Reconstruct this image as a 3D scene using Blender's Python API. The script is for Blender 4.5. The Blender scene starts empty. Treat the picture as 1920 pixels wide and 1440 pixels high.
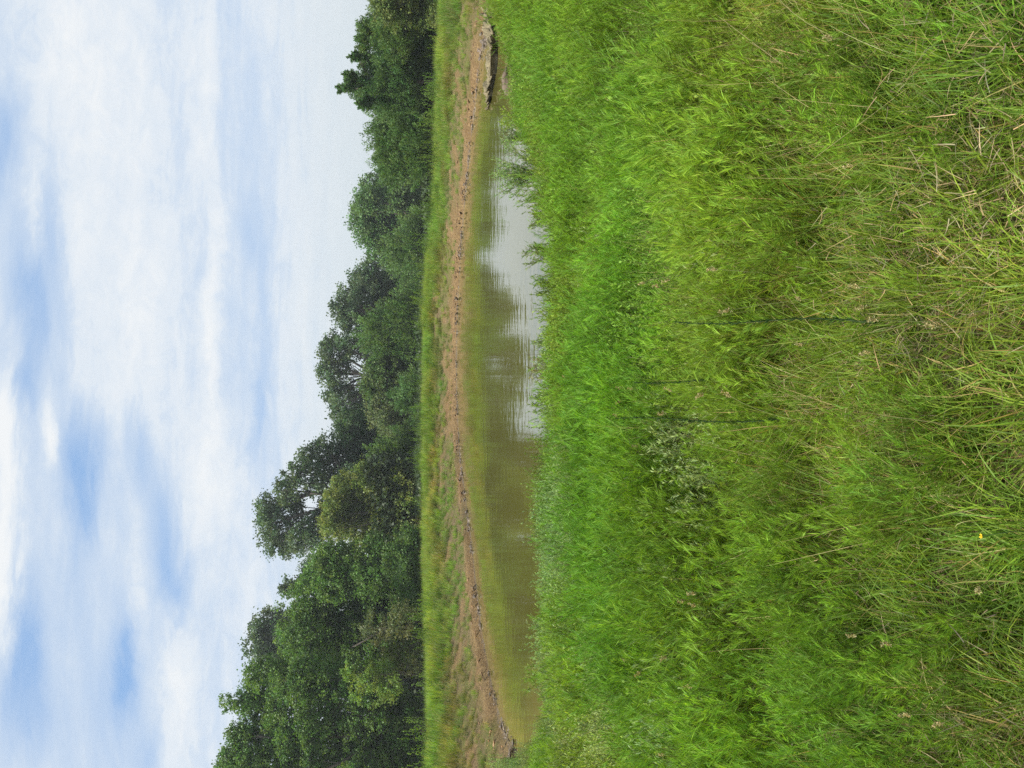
import bpy, math
import numpy as np

rng = np.random.default_rng(11)
scene = bpy.context.scene
R = math.radians

# ------------------------------------------------------------------ camera
F_PX = 1387.0            # focal length in photo pixels (photo is 1920 wide)
EYE = 2.2                # eye above the water
PITCH = R(7.8)
cp, sp = math.cos(PITCH), math.sin(PITCH)
cam_d = bpy.data.cameras.new('camera')
cam_d.sensor_fit = 'HORIZONTAL'; cam_d.sensor_width = 36.0
cam_d.lens = 36.0 * F_PX / 1920.0
cam_d.clip_start = 0.05; cam_d.clip_end = 3000
cam = bpy.data.objects.new('camera', cam_d)
scene.collection.objects.link(cam)
from mathutils import Matrix, Vector
# the phone was held upright but the picture is stored on its side: picture left = world up
Fv = Vector((0, cp, -sp)); Rv = Vector((1, 0, 0)); Uv = Vector((0, sp, cp))
m3 = Matrix((-Uv, Rv, -Fv)).transposed()
cam.matrix_world = Matrix.Translation((0, 0, EYE)) @ m3.to_4x4()
scene.camera = cam

def ray(y, V):
    a = (720 - y) / F_PX; b = (960 - V) / F_PX
    return np.array([a, cp + sp * b, -sp + cp * b])
def at(y, V, D):
    d = ray(y, V); return np.array([0, 0, EYE]) + d * (D / d[1])
def on_z(y, V, z=0.0):
    d = ray(y, V); return np.array([0, 0, EYE]) + d * ((z - EYE) / d[2])

# ------------------------------------------------------------------ light
SUN_EL, SUN_AZ = R(58), R(-112)     # azimuth from +Y towards +X
sd_ = bpy.data.lights.new('sun', 'SUN'); sd_.energy = 4.9; sd_.angle = R(8); sd_.color = (1.0, 0.95, 0.87)
sun = bpy.data.objects.new('sun', sd_); scene.collection.objects.link(sun)
sdir = Vector((math.sin(SUN_AZ) * math.cos(SUN_EL), math.cos(SUN_AZ) * math.cos(SUN_EL), math.sin(SUN_EL)))
sun.rotation_euler = sdir.to_track_quat('Z', 'Y').to_euler()

# ------------------------------------------------------------------ node helpers
class NT:
    def __init__(s, tree): s.t = tree; s.n = tree.nodes; s.l = tree.links
    def new(s, typ, **kw):
        n = s.n.new(typ)
        for k, v in kw.items(): setattr(n, k, v)
        return n
    def put(s, sock, v):
        if hasattr(v, 'is_output') or isinstance(v, bpy.types.NodeSocket): s.l.new(v, sock)
        elif v is not None: sock.default_value = v
    def math(s, op, a, b=None, c=None, clamp=False):
        n = s.new('ShaderNodeMath', operation=op, use_clamp=clamp)
        s.put(n.inputs[0], a)
        if b is not None: s.put(n.inputs[1], b)
        if c is not None: s.put(n.inputs[2], c)
        return n.outputs[0]
    def mix(s, f, a, b, blend='MIX'):
        n = s.new('ShaderNodeMix', data_type='RGBA', blend_type=blend)
        s.put(n.inputs[0], f); s.put(n.inputs[6], a); s.put(n.inputs[7], b)
        return n.outputs[2]
    def noise(s, vec, scale, detail=4, rough=0.55, dist=0.0):
        n = s.new('ShaderNodeTexNoise'); s.put(n.inputs['Vector'], vec)
        n.inputs['Scale'].default_value = scale; n.inputs['Detail'].default_value = detail
        n.inputs['Roughness'].default_value = rough; n.inputs['Distortion'].default_value = dist
        return n.outputs[0]
    def mapr(s, v, a, b, c=0.0, d=1.0, smooth=True):
        n = s.new('ShaderNodeMapRange'); n.interpolation_type = 'SMOOTHSTEP' if smooth else 'LINEAR'
        s.put(n.inputs[0], v)
        for i, q in enumerate((a, b, c, d)): n.inputs[i + 1].default_value = q
        return n.outputs[0]
    def comb(s, x, y, z):
        n = s.new('ShaderNodeCombineXYZ'); s.put(n.inputs[0], x); s.put(n.inputs[1], y); s.put(n.inputs[2], z); return n.outputs[0]

# ------------------------------------------------------------------ world sky with thin clouds
world = bpy.data.worlds.new('World'); scene.world = world; world.use_nodes = True
W = NT(world.node_tree); W.n.clear()
tc = W.new('ShaderNodeTexCoord'); sep = W.new('ShaderNodeSeparateXYZ'); W.l.new(tc.outputs['Generated'], sep.inputs[0])
X, Y, Z = sep.outputs
sky = W.new('ShaderNodeTexSky', sky_type='NISHITA'); sky.sun_disc = False
sky.sun_elevation = SUN_EL; sky.sun_rotation = SUN_AZ
sky.air_density = 1.0; sky.dust_density = 1.2; sky.ozone_density = 1.5
Zs = W.math('MAXIMUM', Z, 0.0)
den = W.math('ADD', Zs, 0.10)
cx = W.math('DIVIDE', X, den); cy = W.math('DIVIDE', Y, den)
pv = W.comb(cx, W.math('MULTIPLY', cy, 1.0), 0.0)
pv2 = W.comb(W.math('MULTIPLY', cx, 0.62), cy, 3.1)
n1 = W.noise(pv2, 0.75, 6, 0.55, 0.35)
n2 = W.noise(pv2, 2.6, 8, 0.62, 0.6)
n3 = W.noise(W.comb(W.math('MULTIPLY', cx, 0.30), cy, 7.7), 2.2, 8, 0.60, 0.8)
Yc = W.math('MAXIMUM', Y, 0.05)
az = W.math('DIVIDE', X, Yc); el = W.math('DIVIDE', Z, Yc)
wv = W.comb(az, W.math('MULTIPLY', el, 3.0), 0.0)
wa = W.noise(wv, 2.2, 6, 0.6, 0.4); wb_ = W.noise(W.comb(az, W.math('MULTIPLY', el, 3.0), 9.0), 3.1, 7, 0.62, 0.5)
strk = W.noise(W.comb(W.math('ADD', az, W.math('MULTIPLY', el, -0.9)), W.math('MULTIPLY', el, 6.0), 4.0), 3.0, 9, 0.62, 0.9)
puff = W.noise(W.comb(W.math('MULTIPLY', az, 1.0), W.math('MULTIPLY', el, 1.8), 2.0), 22.0, 6, 0.7, 0.6)
azo, elo = az, el
az = W.math('ADD', az, W.math('MULTIPLY', W.math('SUBTRACT', wa, 0.5), 0.34))
el = W.math('ADD', el, W.math('MULTIPLY', W.math('SUBTRACT', wb_, 0.5), 0.085))
def blob(y, V, wy, wV, amp):
    d = ray(y, V); a0 = d[0] / d[1]; e0 = d[2] / d[1]
    u = W.math('DIVIDE', W.math('SUBTRACT', az, a0), wy / F_PX)
    v = W.math('DIVIDE', W.math('SUBTRACT', el, e0), wV / F_PX)
    r2 = W.math('ADD', W.math('MULTIPLY', u, u), W.math('MULTIPLY', v, v))
    return W.math('MULTIPLY', W.math('EXPONENT', W.math('MULTIPLY', r2, -1.0)), amp)
cov = W.math('ADD', W.math('MULTIPLY', n2, 0.30), W.math('MULTIPLY', strk, 0.34))
cov = W.math('ADD', cov, W.math('MULTIPLY', n3, 0.35))
cov = W.math('ADD', cov, 0.045)          # about 0.5 on average
BLOBS = [  # direction fixed thin and thick places of the cloud veil
    (300, 0, 110, 22, -0.30), (430, 100, 110, 22, -0.24), (560, 62, 90, 26, -0.34), (690, 50, 50, 14, -0.25), (620, 120, 90, 16, -0.15),
    (850, 140, 90, 34, -0.36), (960, 140, 80, 18, -0.28), (880, 260, 60, 30, -0.20), (1000, 312, 130, 24, -0.34), (1120, 340, 70, 22, -0.30), (1235, 220, 60, 24, -0.34),
    (1180, 55, 90, 22, -0.34), (1320, 50, 100, 40, -0.26), (1410, 280, 60, 30, -0.22), (1100, 180, 220, 90, -0.12), (760, 496, 130, 11, -0.26), (560, 488, 100, 14, -0.16), (450, 470, 90, 20, -0.10), (1330, 180, 90, 70, -0.12),
    (780, 18, 80, 16, 0.50), (800, 88, 60, 11, 0.42), (960, 22, 130, 18, 0.42), (1100, 15, 80, 14, 0.30), (300, 230, 380, 110, 0.16), (100, 120, 220, 80, 0.14), (415, 70, 50, 12, 0.2),
    (600, 402, 230, 15, 0.30), (1310, 335, 130, 34, 0.32), (900, 400, 130, 50, 0.22), (680, 300, 150, 60, 0.10), (1120, 250, 90, 18, 0.14), (250, 385, 200, 14, 0.12)]
for b in BLOBS: cov = W.math('ADD', cov, blob(*b))
cov = W.math('ADD', cov, W.math('MULTIPLY', W.math('MULTIPLY', W.math('SUBTRACT', puff, 0.5), W.mapr(cov, 0.35, 0.9, 0.1, 1.0)), 0.75))
lowband = W.mapr(Z, 0.02, 0.20, 0.35, 0.0)
cov = W.math('ADD', cov, lowband)
mask = W.mapr(cov, 0.08, 0.62, 0.0, 1.0, False)
bright = W.mapr(cov, 0.40, 1.0, 0.0, 1.0)
cloudc = W.mix(bright, (0.40, 0.455, 0.52, 1), (0.525, 0.54, 0.55, 1))
cloudc = W.mix(W.mapr(Z, 0.0, 0.20, 1.0, 0.0), cloudc, (0.37, 0.42, 0.445, 1))
skyc = W.mix(1.0, sky.outputs[0], (0.075, 0.075, 0.075, 1), 'MULTIPLY')
bluec = W.mix(0.80, skyc, (0.18, 0.305, 0.51, 1))
mixc = W.mix(mask, bluec, cloudc)
bg = W.new('ShaderNodeBackground'); W.l.new(mixc, bg.inputs[0]); bg.inputs[1].default_value = 0.90
wo = W.new('ShaderNodeOutputWorld'); W.l.new(bg.outputs[0], wo.inputs[0])

scene.view_settings.view_transform = 'Standard'; scene.view_settings.look = 'None'
scene.view_settings.exposure = 0.92; scene.view_settings.gamma = 1.0
scene.cycles.use_denoising = False
scene.cycles.max_bounces = 6; scene.cycles.diffuse_bounces = 4; scene.cycles.glossy_bounces = 3
scene.cycles.transmission_bounces = 4; scene.cycles.transparent_max_bounces = 6

# ------------------------------------------------------------------ mesh helpers
class Buf:
    def __init__(s): s.v = []; s.f = []; s.c = []; s.n = 0
    def add(s, v, f, c):
        v = np.asarray(v, float).reshape(-1, 3); f = np.asarray(f, np.int64).reshape(-1, 4)
        c = np.asarray(c, float)
        if c.ndim == 1: c = np.tile(c[:3], (len(v), 1))
        s.v.append(v); s.f.append(f + s.n); s.c.append(c[:, :3]); s.n += len(v)
    def mesh(s, name, mat, smooth=False):
        v = np.concatenate(s.v); f = np.concatenate(s.f); c = np.concatenate(s.c)
        me = bpy.data.meshes.new(name)
        me.vertices.add(len(v)); me.vertices.foreach_set('co', v.astype(np.float32).ravel())
        me.loops.add(f.size); me.loops.foreach_set('vertex_index', f.astype(np.int32).ravel())
        me.polygons.add(len(f)); me.polygons.foreach_set('loop_start', np.arange(0, f.size, 4, dtype=np.int32))
        me.update(calc_edges=True)
        a = me.attributes.new('col', 'FLOAT_COLOR', 'POINT')
        a.data.foreach_set('color', np.c_[c, np.ones(len(c))].astype(np.float32).ravel())
        me.polygons.foreach_set('use_smooth', np.full(len(f), bool(smooth)))
        me.materials.append(mat)
        return me
def unit(v): return v / np.maximum(np.linalg.norm(v, axis=-1, keepdims=True), 1e-9)
def rndunit(n): return unit(rng.normal(size=(n, 3)))
def leaves(buf, base, d, L, Wd, col, bend=0.0):
    """lens shaped leaves, one quad each"""
    n = len(base); d = unit(d)
    L = np.broadcast_to(L, (n,))[:, None]; Wd = np.broadcast_to(Wd, (n,))[:, None]
    w = unit(np.cross(d, rndunit(n)))
    mid = base + d * L * 0.45
    tip = base + d * L + np.array([0, 0, -1.0]) * bend * L
    v = np.stack([base, mid + w * Wd / 2, tip, mid - w * Wd / 2], 1).reshape(-1, 3)
    f = np.arange(n * 4).reshape(-1, 4)
    buf.add(v, f, np.repeat(col, 4, 0))
def blades(buf, base, azi, L, Wd, lean, curl, col, K=4, tipcol=None):
    n = len(base); v = np.zeros((n, K + 1, 2, 3)); c = np.zeros((n, K + 1, 2, 3))
    p = base.copy(); h = np.stack([np.cos(azi), np.sin(azi), 0 * azi], 1)
    s = np.stack([-np.sin(azi), np.cos(azi), 0 * azi], 1)
    tw = rng.uniform(-0.7, 0.7, n)[:, None]
    s = unit(s * np.cos(tw) + h * np.sin(tw))
    for k in range(K + 1):
        t = k / K; ww = (Wd * (1 - t ** 1.8) * 0.5 + 0.0002)[:, None]
        v[:, k, 0] = p - s * ww; v[:, k, 1] = p + s * ww
        cc = col if tipcol is None else col * (1 - t) + tipcol * t
        c[:, k, 0] = cc; c[:, k, 1] = cc
        th = lean + curl * t
        p = p + (h * np.sin(th)[:, None] + np.array([0, 0, 1.0]) * np.cos(th)[:, None]) * (L / K)[:, None]
    idx = np.arange(n)[:, None] * (K + 1) * 2 + np.arange(K)[None] * 2
    f = np.stack([idx, idx + 1, idx + 3, idx + 2], -1).reshape(-1, 4)
    buf.add(v.reshape(-1, 3), f, c.reshape(-1, 3))
def tube(buf, pts, rad, col, n=6):
    pts = np.asarray(pts, float); m = len(pts)
    t = unit(np.gradient(pts, axis=0)); ref = np.array([0.31, 0.95, 0.11])
    a = unit(np.cross(t, ref)); b = np.cross(t, a)
    ang = np.arange(n) * 2 * math.pi / n
    rad = np.broadcast_to(rad, (m,))
    v = pts[:, None] + rad[:, None, None] * (a[:, None] * np.cos(ang)[None, :, None] + b[:, None] * np.sin(ang)[None, :, None])
    i = np.arange(m - 1)[:, None] * n; j = np.arange(n)[None]
    f = np.stack([i + j, i + (j + 1) % n, i + n + (j + 1) % n, i + n + j], -1).reshape(-1, 4)
    buf.add(v.reshape(-1, 3), f, np.asarray(col))
def jit(col, n, a=0.2, hue=0.12):
    c = np.tile(np.asarray(col, float), (n, 1)) * rng.uniform(1 - a, 1 + a, (n, 1))
    c[:, 0] *= rng.uniform(1 - hue, 1 + hue, n); c[:, 2] *= rng.uniform(1 - hue, 1 + hue, n)
    return c
def link(name, me, parent=None):
    o = bpy.data.objects.new(name, me); scene.collection.objects.link(o)
    if parent is not None: o.parent = parent
    return o
def tag(o, label=None, cat=None, group=None, kind=None):
    for k, v in (('label', label), ('category', cat), ('group', group), ('kind', kind)):
        if v: o[k] = v
    return o
def thing(name, label, cat, loc, group=None):
    o = bpy.data.objects.new(name, None); o.empty_display_size = 0.3
    scene.collection.objects.link(o); o.location = tuple(loc)
    return tag(o, label, cat, group)

# numpy value noise
_H = rng.random((256, 256))
def vnoise(x, y, s=1.0, oct=4):
    x = np.asarray(x, float) * s; y = np.asarray(y, float) * s; r = 0; a = 1; tot = 0
    for o in range(oct):
        xi = np.floor(x).astype(int); yi = np.floor(y).astype(int); fx = x - xi; fy = y - yi
        fx = fx * fx * (3 - 2 * fx); fy = fy * fy * (3 - 2 * fy)
        g = lambda i, j: _H[(xi + i) & 255, (yi + j) & 255]
        r = r + a * ((g(0, 0) * (1 - fx) + g(1, 0) * fx) * (1 - fy) + (g(0, 1) * (1 - fx) + g(1, 1) * fx) * fy)
        tot += a; a *= 0.5; x = x * 2.03 + 17.3; y = y * 2.03 + 5.9
    return r / tot
def sstep(a, b, x): t = np.clip((x - a) / (b - a), 0, 1); return t * t * (3 - 2 * t)

# ------------------------------------------------------------------ materials
def leaf_mat(name, transl=0.45, rough=0.55, spec=0.25, instanced=True, tcol=(1.25, 1.15, 0.6)):
    m = bpy.data.materials.new(name); m.use_nodes = True; t = NT(m.node_tree); t.n.clear()
    a = t.new('ShaderNodeAttribute', attribute_name='col'); c = a.outputs[0]
    if instanced:
        b = t.new('ShaderNodeAttribute', attribute_name='tint'); b.attribute_type = 'INSTANCER'
        c = t.mix(1.0, c, b.outputs[0], 'MULTIPLY')
    geo = t.new('ShaderNodeNewGeometry')
    nz = t.noise(geo.outputs['Position'], 40, 2)
    c = t.mix(1.0, c, t.mix(nz, (0.8, 0.8, 0.8, 1), (1.2, 1.2, 1.2, 1)), 'MULTIPLY')
    p = t.new('ShaderNodeBsdfPrincipled'); t.l.new(c, p.inputs['Base Color'])
    p.inputs['Roughness'].default_value = rough; p.inputs['Specular IOR Level'].default_value = spec
    tr = t.new('ShaderNodeBsdfTranslucent'); t.l.new(t.mix(1.0, c, (*tcol, 1), 'MULTIPLY'), tr.inputs[0])
    mx = t.new('ShaderNodeMixShader'); mx.inputs[0].default_value = transl
    t.l.new(p.outputs[0], mx.inputs[1]); t.l.new(tr.outputs[0], mx.inputs[2])
    o = t.new('ShaderNodeOutputMaterial'); t.l.new(mx.outputs[0], o.inputs[0])
    return m
M_GRASS = leaf_mat('grass_blades', 0.42)
M_LEAF = leaf_mat('tree_leaves', 0.38, instanced=False, spec=0.3)
M_WEED = leaf_mat('weed_leaves', 0.42, instanced=False)
def bark_mat():
    m = bpy.data.materials.new('bark'); m.use_nodes = True; t = NT(m.node_tree)
    p = t.n['Principled BSDF']; geo = t.new('ShaderNodeTexCoord')
    mp = t.new('ShaderNodeMapping'); t.l.new(geo.outputs['Object'], mp.inputs[0]); mp.inputs['Scale'].default_value = (6, 6, 1.2)
    n = t.noise(mp.outputs[0], 3, 6, 0.7)
    a = t.new('ShaderNodeAttribute', attribute_name='col')
    c = t.mix(1.0, a.outputs[0], t.mix(n, (0.4, 0.4, 0.4, 1), (1.5, 1.5, 1.5, 1)), 'MULTIPLY')
    t.l.new(c, p.inputs['Base Color']); p.inputs['Roughness'].default_value = 0.9
    bp = t.new('ShaderNodeBump'); bp.inputs['Strength'].default_value = 0.6; bp.inputs['Distance'].default_value = 0.03
    t.l.new(n, bp.inputs['Height']); t.l.new(bp.outputs[0], p.inputs['Normal'])
    return m
M_BARK = bark_mat()

# ------------------------------------------------------------------ pond outline
FAR = [(1422, 980), (1404, 960), (1350, 938), (1300, 925), (1200, 905), (1100, 893), (1000, 882), (900, 868), (850, 862), (780, 858),
       (700, 856), (600, 857), (500, 862), (400, 869), (300, 879), (200, 890), (130, 898), (82, 904)]
NEAR = [(52, 930), (90, 948), (160, 966), (235, 992), (300, 1018), (370, 1045), (460, 1062), (560, 1068), (700, 1066), (820, 1063),
        (900, 1055), (1000, 1060), (1100, 1064), (1200, 1060), (1290, 1050), (1350, 1036), (1400, 1006)]
poly = np.array([on_z(y, V)[:2] for y, V in FAR + NEAR])
for _ in range(2):
    nx = np.roll(poly, -1, 0); poly = np.stack([poly * .75 + nx * .25, poly * .25 + nx * .75], 1).reshape(-1, 2)
def sdist(x, y):
    x = np.asarray(x, float); y = np.asarray(y, float); sh = x.shape; P = np.stack([x.ravel(), y.ravel()], 1)
    best = np.full(len(P), 1e9); inside = np.zeros(len(P), bool)
    for a, b in zip(poly, np.roll(poly, -1, 0)):
        ab = b - a; t = np.clip(((P - a) @ ab) / (ab @ ab), 0, 1)
        q = P - a - t[:, None] * ab; best = np.minimum(best, (q * q).sum(1))
        cr = ((a[1] > P[:, 1]) != (b[1] > P[:, 1])) & (P[:, 0] < (b[0] - a[0]) * (P[:, 1] - a[1]) / (b[1] - a[1] + 1e-12) + a[0])
        inside ^= cr
    d = np.sqrt(best); d[inside] *= -1
    return d.reshape(sh)
def farw(x, y): return sstep(13.5, 18.5, y - 0.55 * np.maximum(x, 0))
def height(x, y, sd=None, fine=True):
    x = np.asarray(x, float); y = np.asarray(y, float)
    if sd is None: sd = sdist(x, y)
    w = farw(x, y)
    e = sd + (vnoise(x, y, 1.3, 3) - 0.5) * 0.5 * (sd < 3)
    far = 0.20 * sstep(-0.05, 0.22, e) + 0.30 * sstep(0.2, 2.2, e) + 0.66 * (1 - 0.80 * sstep(3, 11, x)) * sstep(1.2, 5.0, sd) - 0.75 * sstep(6.5, 18, sd)
    near = 0.07 * sstep(0.0, 0.5, e) + 0.53 * (np.clip(sd, 0, 11) / 11) ** 0.9
    h = near * (1 - w) + far * w
    und = sstep(-1.2, 0.0, -sd)
    h = np.where(sd < 0, np.maximum(-0.9, 0.5 * sd) * 1.0 + 0.03, h)
    amp = np.clip(sd / 2, 0, 1)
    h = h + amp * (vnoise(x + 50, y, 0.35, 3) - 0.5) * 0.25
    if fine: h = h + np.clip(sd * 3, 0, 1) * (vnoise(x, y + 90, 2.7, 4) - 0.5) * 0.12
    h = h + sstep(120, 240, np.hypot(x, y)) * 2.0
    return h
print('cam ground', height(np.array([0.0]), np.array([0.0])))

# ------------------------------------------------------------------ ground sheet
def axis(lo, hi, step, ext):
    core = np.arange(lo, hi + 1e-6, step)
    g = np.cumsum(step * 1.16 ** np.arange(1, 60)); g = g[g < ext]
    return np.concatenate([lo - g[::-1], core, hi + g])
gx = axis(-26, 30, 0.15, 215); gy = axis(-2, 46, 0.15, 215)
GX, GY = np.meshgrid(gx, gy); SD = sdist(GX, GY); GZ = height(GX, GY, SD)
nxg, nyg = len(gx), len(gy)
ii = (np.arange(nyg - 1)[:, None] * nxg + np.arange(nxg - 1)[None]).ravel()
gf = np.stack([ii, ii + 1, ii + nxg + 1, ii + nxg], 1)
# the trail on the right and the bare strip of the far bank
TR = np.array([on_z(-60, 885, 0.55)[:2], on_z(0, 885, 0.5)[:2], on_z(50, 880, 0.5)[:2], on_z(100, 874, 0.55)[:2], on_z(150, 868, 0.55)[:2]])
def trail_d(x, y):
    P = np.stack([np.ravel(x), np.ravel(y)], 1); b2 = np.full(len(P), 1e9)
    for a, b in zip(TR[:-1], TR[1:]):
        ab = b - a; t = np.clip(((P - a) @ ab) / (ab @ ab), 0, 1); q = P - a - t[:, None] * ab
        b2 = np.minimum(b2, np.sqrt((q * q).sum(1)))
    return b2.reshape(np.shape(x))
def dirt(x, y, sd):
    """1 = bare tan earth"""
    w = farw(x, y)
    n = vnoise(x, y, 0.55, 4); n2 = vnoise(x + 31, y + 7, 1.7, 3)
    wid = 0.95 + 1.9 * (n - 0.5) * 2 + (n2 - 0.5) * 1.2
    wid = wid * np.where(x < -3, 0.55, 1.0)
    band = w * (1 - sstep(wid - 0.5, wid + 0.5, sd))
    patch = w * sstep(0.60, 0.70, vnoise(x + 9, y - 3, 0.9, 3)) * (sd < 5.0) * 0.8
    tr = 1 - sstep(0.25, 0.6, trail_d(x, y) + (n2 - .5) * .3)
    right = sstep(12.0, 14, x) * w * (1 - sstep(0.7, 1.5, sd)) * 0.8
    nearb = (1 - w) * (1 - sstep(0.0, 0.35, sd)) * 0.8
    return np.clip(np.maximum.reduce([band, patch, tr, right, nearb]), 0, 1)
GD = dirt(GX, GY, SD)
gb = Buf(); gb.add(np.stack([GX, GY, GZ], -1).reshape(-1, 3), gf, np.stack([GD.ravel(), np.clip(SD.ravel() / 4, -1, 1) * .5 + .5, farw(GX, GY).ravel()], 1))
def ground_mat():
    m = bpy.data.materials.new('soil_and_litter'); m.use_nodes = True; t = NT(m.node_tree)
    p = t.n['Principled BSDF']; a = t.new('ShaderNodeAttribute', attribute_name='col')
    s = t.new('ShaderNodeSeparateColor'); t.l.new(a.outputs[0], s.inputs[0])
    g = t.new('ShaderNodeNewGeometry'); pos = g.outputs['Position']
    n1 = t.noise(pos, 1.5, 6, 0.7); n2 = t.noise(pos, 14, 6, 0.75); n3 = t.noise(pos, 60, 4, 0.7)
    tan = t.mix(t.mapr(n2, 0.35, 0.65), (0.075, 0.048, 0.026, 1), (0.255, 0.178, 0.085, 1))
    tan = t.mix(t.mapr(n1, 0.42, 0.62, 0, .75), tan, (0.125, 0.082, 0.040, 1))
    thatch = t.mix(t.mapr(n3, 0.35, 0.65), (0.05, 0.038, 0.022, 1), (0.20, 0.155, 0.085, 1))
    green = t.mix(t.mapr(n2, 0.35, 0.65), (0.05, 0.065, 0.016, 1), (0.13, 0.13, 0.04, 1))
    base = t.mix(t.mapr(n1, 0.35, 0.65), thatch, green)
    c = t.mix(s.outputs[0], base, tan)
    # wet dark edge: from half a hand below to above the waterline
    sp_ = t.new('ShaderNodeSeparateXYZ'); t.l.new(pos, sp_.inputs[0])
    n0 = t.noise(pos, 2.3, 4, 0.7); wet = t.mapr(t.math('ADD', sp_.outputs[2], t.math('ADD', t.math('MULTIPLY', n2, 0.10), t.math('MULTIPLY', n0, 0.26))), 0.13, 0.24, 1, 0)
    c = t.mix(wet, c, t.mix(n3, (0.06, 0.05, 0.036, 1), (0.20, 0.17, 0.13, 1)))
    t.l.new(c, p.inputs['Base Color']); t.l.new(t.mapr(wet, 0, 1, 0.95, 0.6), p.inputs['Roughness'])
    p.inputs['Specular IOR Level'].default_value = 0.04
    h = t.math('ADD', t.math('MULTIPLY', n2, 1.0), t.math('MULTIPLY', n3, 0.35))
    bp = t.new('ShaderNodeBump'); bp.inputs['Strength'].default_value = 0.9; bp.inputs['Distance'].default_value = 0.06
    t.l.new(h, bp.inputs['Height']); t.l.new(bp.outputs[0], p.inputs['Normal'])
    return m
tag(link('ground', gb.mesh('ground', ground_mat(), True)), 'grassy ground sloping down to the pond', 'ground', kind='structure')

# ------------------------------------------------------------------ water
def water_mat():
    m = bpy.data.materials.new('pond_water'); m.use_nodes = True; t = NT(m.node_tree)
    p = t.n['Principled BSDF']; g = t.new('ShaderNodeNewGeometry'); pos = g.outputs['Position']
    a = t.new('ShaderNodeAttribute', attribute_name='col'); s = t.new('ShaderNodeSeparateColor'); t.l.new(a.outputs[0], s.inputs[0])
    n = t.noise(pos, 0.35, 4, 0.5)
    deep = t.mix(n, (0.062, 0.061, 0.012, 1), (0.078, 0.076, 0.016, 1))
    shallow = (0.13, 0.11, 0.030, 1)
    t.l.new(t.mix(s.outputs[0], deep, shallow), p.inputs['Base Color'])
    p.inputs['Roughness'].default_value = 0.03; p.inputs['IOR'].default_value = 1.75
    mp = t.new('ShaderNodeMapping'); t.l.new(pos, mp.inputs[0]); mp.inputs['Scale'].default_value = (0.9, 1.5, 1)
    w1 = t.noise(mp.outputs[0], 1.6, 3, 0.5); w2 = t.noise(mp.outputs[0], 6.0, 3, 0.5)
    calm = t.mapr(t.noise(pos, 0.22, 2, 0.5), 0.38, 0.62, 0.35, 1.0)
    h = t.math('MULTIPLY', t.math('ADD', w1, t.math('MULTIPLY', w2, 0.07)), calm)
    bp = t.new('ShaderNodeBump'); bp.inputs['Strength'].default_value = 1.0; bp.inputs['Distance'].default_value = 0.0080
    t.l.new(h, bp.inputs['Height']); t.l.new(bp.outputs[0], p.inputs['Normal'])
    return m
wx = np.arange(-14, 20.01, 0.25); wy = np.arange(9, 44.01, 0.25)
WX, WY = np.meshgrid(wx, wy); WS = sdist(WX, WY); keep = WS < 0.9
shal = sstep(-1.6, -0.1, WS + (vnoise(WX, WY, 0.9, 3) - .5) * .8) * 0.9
nn = len(wx); ii = (np.arange(len(wy) - 1)[:, None] * nn + np.arange(nn - 1)[None]).ravel()
wf = np.stack([ii, ii + 1, ii + nn + 1, ii + nn], 1); wf = wf[keep.ravel()[wf].all(1)]
used = np.unique(wf); remap = -np.ones(WX.size, int); remap[used] = np.arange(len(used))
wb = Buf(); wb.add(np.stack([WX, WY, 0 * WX], -1).reshape(-1, 3)[used], remap[wf], np.repeat(shal.reshape(-1, 1), 3, 1)[used])
tag(link('water', wb.mesh('water', water_mat(), True)), 'still olive pond water reflecting the sky', 'water', kind='structure')

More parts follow.
